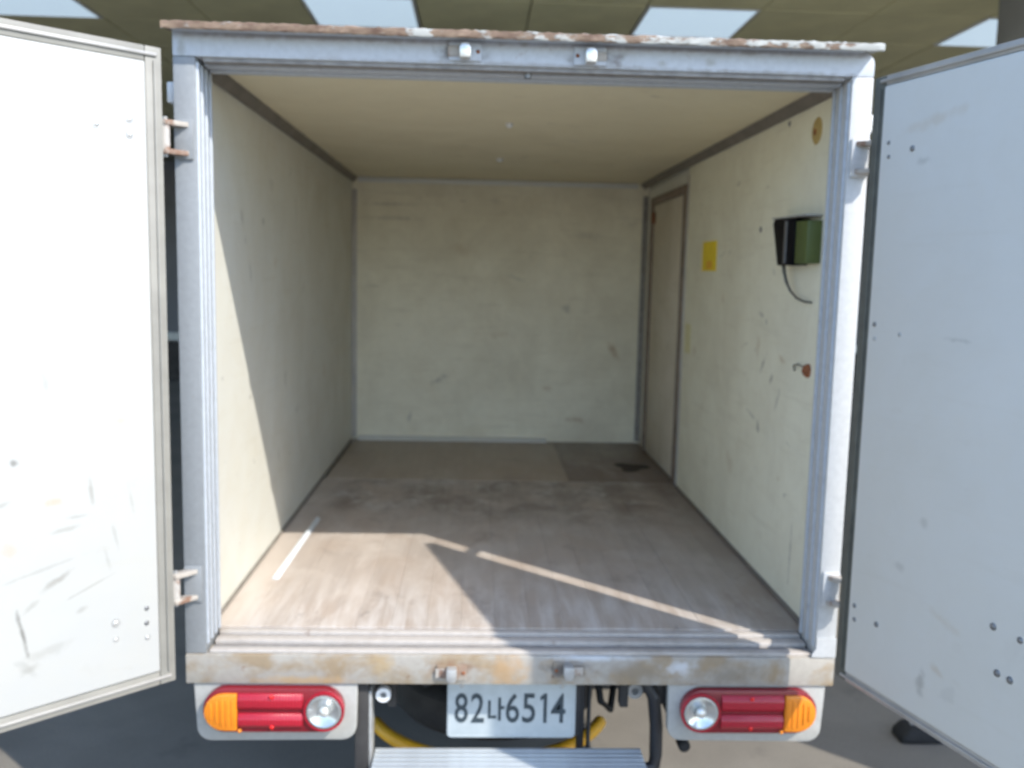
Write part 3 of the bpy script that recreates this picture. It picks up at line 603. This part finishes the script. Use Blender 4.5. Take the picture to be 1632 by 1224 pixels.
# number plate
PX0, PX1, PZ0, PZ1, PY = -0.179, 0.177, -0.303, -0.140, 0.090
pm = MB(); pm.prism([(a, b) for a, b in outline(PX0, PX1, z(PZ0), z(PZ1), 0.012)], 'y', PY, PY+0.004, 0.0008)
plate = pm.build('number_plate', 'plate', T); plate['label'] = 'white number plate reading 82나6514'
rim = MB()
for a in ((PX0+0.006, PX1-0.006, PZ0+0.004, PZ0+0.008), (PX0+0.006, PX1-0.006, PZ1-0.008, PZ1-0.004), (PX0+0.004, PX0+0.008, PZ0+0.008, PZ1-0.008), (PX1-0.008, PX1-0.004, PZ0+0.008, PZ1-0.008)):
    rim.box(a[0], a[1], PY-0.0015, PY+0.001, z(a[2]), z(a[3]), 0.0007, 1)
rim.build('embossed_rim', 'plate', plate)
dg = bpy.context.evaluated_depsgraph_get
def glyph(ch, x, w, h, zc):
    cu = bpy.data.curves.new('digit', 'FONT'); cu.body = ch; cu.extrude = 0.02; cu.size = 1.0; cu.offset = 0.0 if ch == '1' else 0.008; cu.resolution_u = 5
    t = bpy.data.objects.new('tmp', cu); COL.objects.link(t); bpy.context.view_layer.update()
    me = bpy.data.meshes.new_from_object(t.evaluated_get(dg())); bpy.data.objects.remove(t)
    xs = [v.co.x for v in me.vertices]; ys = [v.co.y for v in me.vertices]
    sx, sy = w/(max(xs)-min(xs)), h/(max(ys)-min(ys))
    for v in me.vertices:
        v.co = Vector((x+(v.co.x-(max(xs)+min(xs))/2)*sx, PY-0.001-v.co.z*0.05, zc+(v.co.y-(max(ys)+min(ys))/2)*sy))
    me.name = 'digit'; me.materials.clear(); me.materials.append(M['digit'])
    o = bpy.data.objects.new('digit', me); COL.objects.link(o); o.parent = plate
TZ = z(-0.216)
for ch, x, w in (('8', -0.140, 0.036), ('2', -0.095, 0.036), ('6', 0.002, 0.037), ('5', 0.047, 0.036), ('1', 0.088, 0.023), ('4', 0.129, 0.040)):
    if ch != '1': glyph(ch, x, w, 0.085, TZ)
MB().prism([(0.088, TZ-0.0425), (0.097, TZ-0.0425), (0.097, TZ+0.0425), (0.090, TZ+0.0425), (0.079, TZ+0.033), (0.079, TZ+0.022), (0.088, TZ+0.029)], 'y', PY-0.0022, PY+0.0005).build('digit', 'digit', plate, smooth=False)
sy_ = MB(); yk = (PY-0.0022, PY+0.0005)
sy_.box(-0.066, -0.059, *yk, TZ-0.030, TZ+0.022); sy_.box(-0.0588, -0.043, *yk, TZ-0.030, TZ-0.022)
sy_.box(-0.038, -0.030, *yk, TZ-0.036, TZ+0.030); sy_.box(-0.0298, -0.021, *yk, TZ-0.003, TZ+0.005)
sy_.build('syllable', 'digit', plate, smooth=False)
for x in (PX0+0.04, PX1-0.04): MB().dome((x, PY, z(-0.152)), 0.007, 0.004, (0, -1, 0)).build('bolt', 'galv', plate)
TB('plate_bracket', 'black', PX0+0.01, PX1+0.012, PY+0.005, PY+0.016, -0.30, -0.112, 0.002)
# chassis and underside
for sx in (-1, 1):
    TB('chassis_rail', 'underside', *sorted((sx*0.36, sx*0.42)), 0.25, 4.6, -0.25, -0.112, 0.004)
TB('cross_member', 'underside', -0.355, 0.355, 0.125, 0.165, -0.165, -0.112, 0.004)
TB('cross_member', 'underside', -0.359, 0.359, 1.0, 1.08, -0.24, -0.13, 0.004)
filler = TB('dark_filler_box', 'black', -0.355, 0.13, 0.93, 1.40, -0.62, -0.16, 0.03)  # black box added to darken the gap left of the number plate
for sx in (-1, 1):
    sp = None
    for q in range(4):
        pts = [(sx*0.46, 0.55+0.08*q+t*(2.0-0.16*q)/10, z(-0.27-0.012*q-0.11*math.sin(math.pi*(0.08*q+t*(2.0-0.16*q)/10)/2.0))) for t in range(11)]
        m_ = MB(); bb = []
        for (xa, ya, za), (xb, yb, zb_) in zip(pts, pts[1:]):
            m_.prism([(ya, za), (yb, zb_), (yb, zb_-0.009), (ya, za-0.009)], 'x', sx*0.46-0.028, sx*0.46+0.028)
        o = m_.build('leaf_spring', 'black', T, smooth=False)
    TB('spring_shackle', 'underside', *sorted((sx*0.425, sx*0.495)), 0.52, 0.58, -0.30, -0.112, 0.006)
MB().dome((0.02, 1.55, 0.31), 0.13, 0.14, (0, -1, 0), 20).build('differential', 'underside', T)
MB().tube([(-0.30, 0.17, z(-0.13)), (-0.24, 0.15, z(-0.18)), (-0.20, 0.16, z(-0.16)), (-0.12, 0.15, z(-0.20)), (0.02, 0.16, z(-0.15)), (0.14, 0.15, z(-0.19)), (0.25, 0.17, z(-0.15)), (0.33, 0.20, z(-0.20))], 0.007, 8).build('wiring', 'black', T)
MB().tube([(0.24, 0.20, z(-0.12)), (0.26, 0.18, z(-0.24)), (0.30, 0.25, z(-0.30)), (0.36, 0.5, z(-0.22))], 0.010, 8).build('hose', 'rubber', T)
for x in (-0.33, 0.31): TB('tail_hook', 'underside', x-0.012, x+0.012, 0.08, 0.12, -0.21, -0.106, 0.004)
# spare wheel slung flat under the tail, its yellow hoop
def tyre_prof(R, w, ri): 
    h = w/2
    return [(ri, -h*0.7), (ri+0.02, -h*0.95), (R-0.06, -h), (R-0.018, -h*0.82), (R, -h*0.55), (R, h*0.55), (R-0.018, h*0.82), (R-0.06, h), (ri+0.02, h*0.95), (ri, h*0.7)]
sw = MB().lathe(tyre_prof(0.325, 0.16, 0.17), (-0.04, 0.56, z(-0.335)), 'z', 48).build('spare_tyre', plain('dusty_tyre_rubber', (0.032, 0.029, 0.027), 0.85, 0, 0.3, 25, 0.3), T); sw['label'] = 'spare tyre slung flat behind the number plate'
MB().lathe([(0.001, -0.02), (0.14, -0.03), (0.169, -0.06), (0.169, 0.06), (0.15, 0.05), (0.13, 0.02), (0.001, 0.03)], (-0.04, 0.56, z(-0.335)), 'z', 32).build('rim', 'underside', sw)
hp = [(-0.06+0.385*math.cos(rad(a)), 0.56+0.385*math.sin(rad(a)), z(-0.42)) for a in range(205, 338, 6)]
MB().tube(hp, 0.020, 12).build('yellow_hoop', 'yellow', T)['label'] = 'yellow painted hoop round the spare tyre'
# support arms and step
TB('step_arm', 'underside', -0.424, -0.388, 0.02, 0.105, -0.50, -0.106, 0.004)['label'] = 'dark hanger at the left end of the step'
TB('arm_plate', 'galv', -0.3878, -0.380, 0.028, 0.098, -0.50, -0.14, 0.002)
TB('strut', 'black', 0.188, 0.206, 0.12, 0.16, -0.42, -0.112, 0.003); TB('strut', 'underside', 0.2145, 0.2215, 0.10, 0.14, -0.40, -0.112, 0.002)
MB().tube([(0.362, 0.06, z(-0.115)), (0.385, 0.045, z(-0.16)), (0.398, 0.06, z(-0.25)), (0.400, 0.06, z(-0.335)), (0.396, 0.055, z(-0.362)), (0.380, 0.05, z(-0.372)), (0.330, 0.05, z(-0.372))], 0.018, 12).build('step_arm', 'black', T)['label'] = 'black bent tube at the right end of the step'
TB('arm_block', 'black', 0.39, 0.43, 0.05, 0.10, -0.185, -0.107, 0.004)
st = TB('rear_step', 'step', -0.376, 0.362, -0.195, 0.086, -0.352, -0.335, 0.002); st['label'] = 'ribbed aluminium rear step below the number plate'
rib = None
for i in range(12):
    y = 0.074-i*0.0225
    if rib is None: rib = MB().box(-0.375, 0.361, -0.0095, 0.0095, -0.0005, 0.006, 0.002).build('tread_rib', 'step', st); o = rib
    else: o = copy(rib, st)
    o.location = (0, y, z(-0.335))
# round fittings and small things under the sill
def eye(x, y, h, r, mt):
    o = MB().lathe([(r*0.45, -0.012), (r*0.9, -0.012), (r, -0.006), (r, 0.012), (r*0.45, 0.012)], (x, y, z(h)), 'y', 24).build('round_fitting', mt, T)
    MB().cyl((x, y+0.004, z(h)), r*0.44, 0.012, 'y', 16).build('cap', 'rivet_dark', o)
eye(-0.350, 0.05, -0.156, 0.020, 'white_paint'); eye(0.345, 0.12, -0.175, 0.022, 'galv')
rb = MB(); rb.cyl((0.49, 0.12, z(-0.335)), 0.017, 0.045, 'y', 16, bev=0.004); rb.build('exhaust_tip', 'rubber', T)
MB().cyl((0.49, 0.5, z(-0.330)), 0.013, 0.70, 'y', 14).build('exhaust_pipe', 'underside', T)
# wheels on the axles
def wheel(x, y):
    w = MB().lathe(tyre_prof(0.31, 0.17, 0.17), (x, y, 0.31), 'x', 40).build('wheel', 'rubber', T)
    MB().lathe([(0.001, -0.03), (0.12, -0.03), (0.169, -0.06), (0.169, 0.06), (0.12, 0.03), (0.001, 0.03)], (x, y, 0.31), 'x', 28).build('rim', 'galv', w)
for x in (-0.74, -0.54, 0.54, 0.74): wheel(x, 1.55)
MB().cyl((0, 1.55, 0.31), 0.045, 1.3, 'x', 16).build('rear_axle', 'underside', T)
for x in (-0.68, 0.68): wheel(x, 4.25)
MB().cyl((0, 4.25, 0.31), 0.04, 1.2, 'x', 16).build('front_axle', 'underside', T)
for sx in (-1, 1):
    TB('mud_flap', 'rubber', *sorted((sx*0.46, sx*0.82)), 2.0, 2.008, -0.55, -0.112)

# ------------------------------------------------------------------ loose things
# pale strip lying on the floor
sv = MB(); a, b_ = Vector((-0.738, 0.505)), Vector((-0.727, 1.215)); dirv = (b_-a).normalized(); nv = Vector((-dirv.y, dirv.x))
def strip_poly(w): return [tuple(a+nv*w), tuple(a-nv*w), tuple(b_-nv*w), tuple(b_+nv*w)]
sv.prism(strip_poly(0.011), 'z', z(0.0015), z(0.006), 0.001); sv.prism(strip_poly(0.004), 'z', z(0.006), z(0.013), 0.001)
tag(sv.build('plastic_strip', 'strip'), 'thin pale plastic strip lying on the floor by the left wall', 'strip')
# wall box with cable
wb = empty('wall_box', (IW-0.001, 0.40, z(1.02))); tag(wb, 'black and olive green box on the right wall with a dangling cable', 'wall box')
q = lambda y: y-0.40
zb = 0.0
MB().prism([(q(0.435), 0.0), (q(0.30), 0.0), (q(0.30), 0.132), (q(0.485), 0.138), (q(0.495), 0.125)], 'x', -0.045, 0.0, 0.003).build('case', 'device_black', wb)
MB().prism([(q(0.298), 0.004), (q(0.205), 0.004), (q(0.205), 0.122), (q(0.298), 0.124)], 'x', -0.041, 0.0, 0.003).build('battery_pack', 'device_green', wb)
MB().prism([(q(0.498), 0.139), (q(0.205), 0.134), (q(0.205), 0.139), (q(0.498), 0.144)], 'x', -0.047, 0.0, 0.001).build('lid', 'galv', wb)
MB().box(-0.0485, -0.0452, q(0.375), q(0.36), 0.006, 0.128, 0.001).build('clip', 'rivet_dark', wb)
MB().tube([(-0.03, q(0.42), 0.004), (-0.03, q(0.41), -0.02), (-0.026, q(0.395), -0.05), (-0.02, q(0.375), -0.075), (-0.012, q(0.34), -0.095), (-0.006, q(0.29), -0.104), (-0.005, q(0.24), -0.104)], [0.006, 0.0055, 0.005, 0.004, 0.0035, 0.003, 0.003], 8).build('cable', 'cable', wb)
# rubber wheel stop on the ground beyond the right door
ws = empty('rubber_wheel_stop', (1.62, 0.98, 0)); tag(ws, 'black rubber block on the ground below the right door', 'wheel stop')
MB().prism([(-0.085, 0.0), (0.085, 0.0), (0.08, 0.03), (0.05, 0.06), (-0.05, 0.06), (-0.08, 0.03)], 'y', -0.05, 0.05, 0.012).build('block', 'rubber', ws)
for x in (-0.025, 0.025): MB().cyl((x, 0, 0.061), 0.009, 0.006, 'z', 12).build('bolt', 'galv', ws)
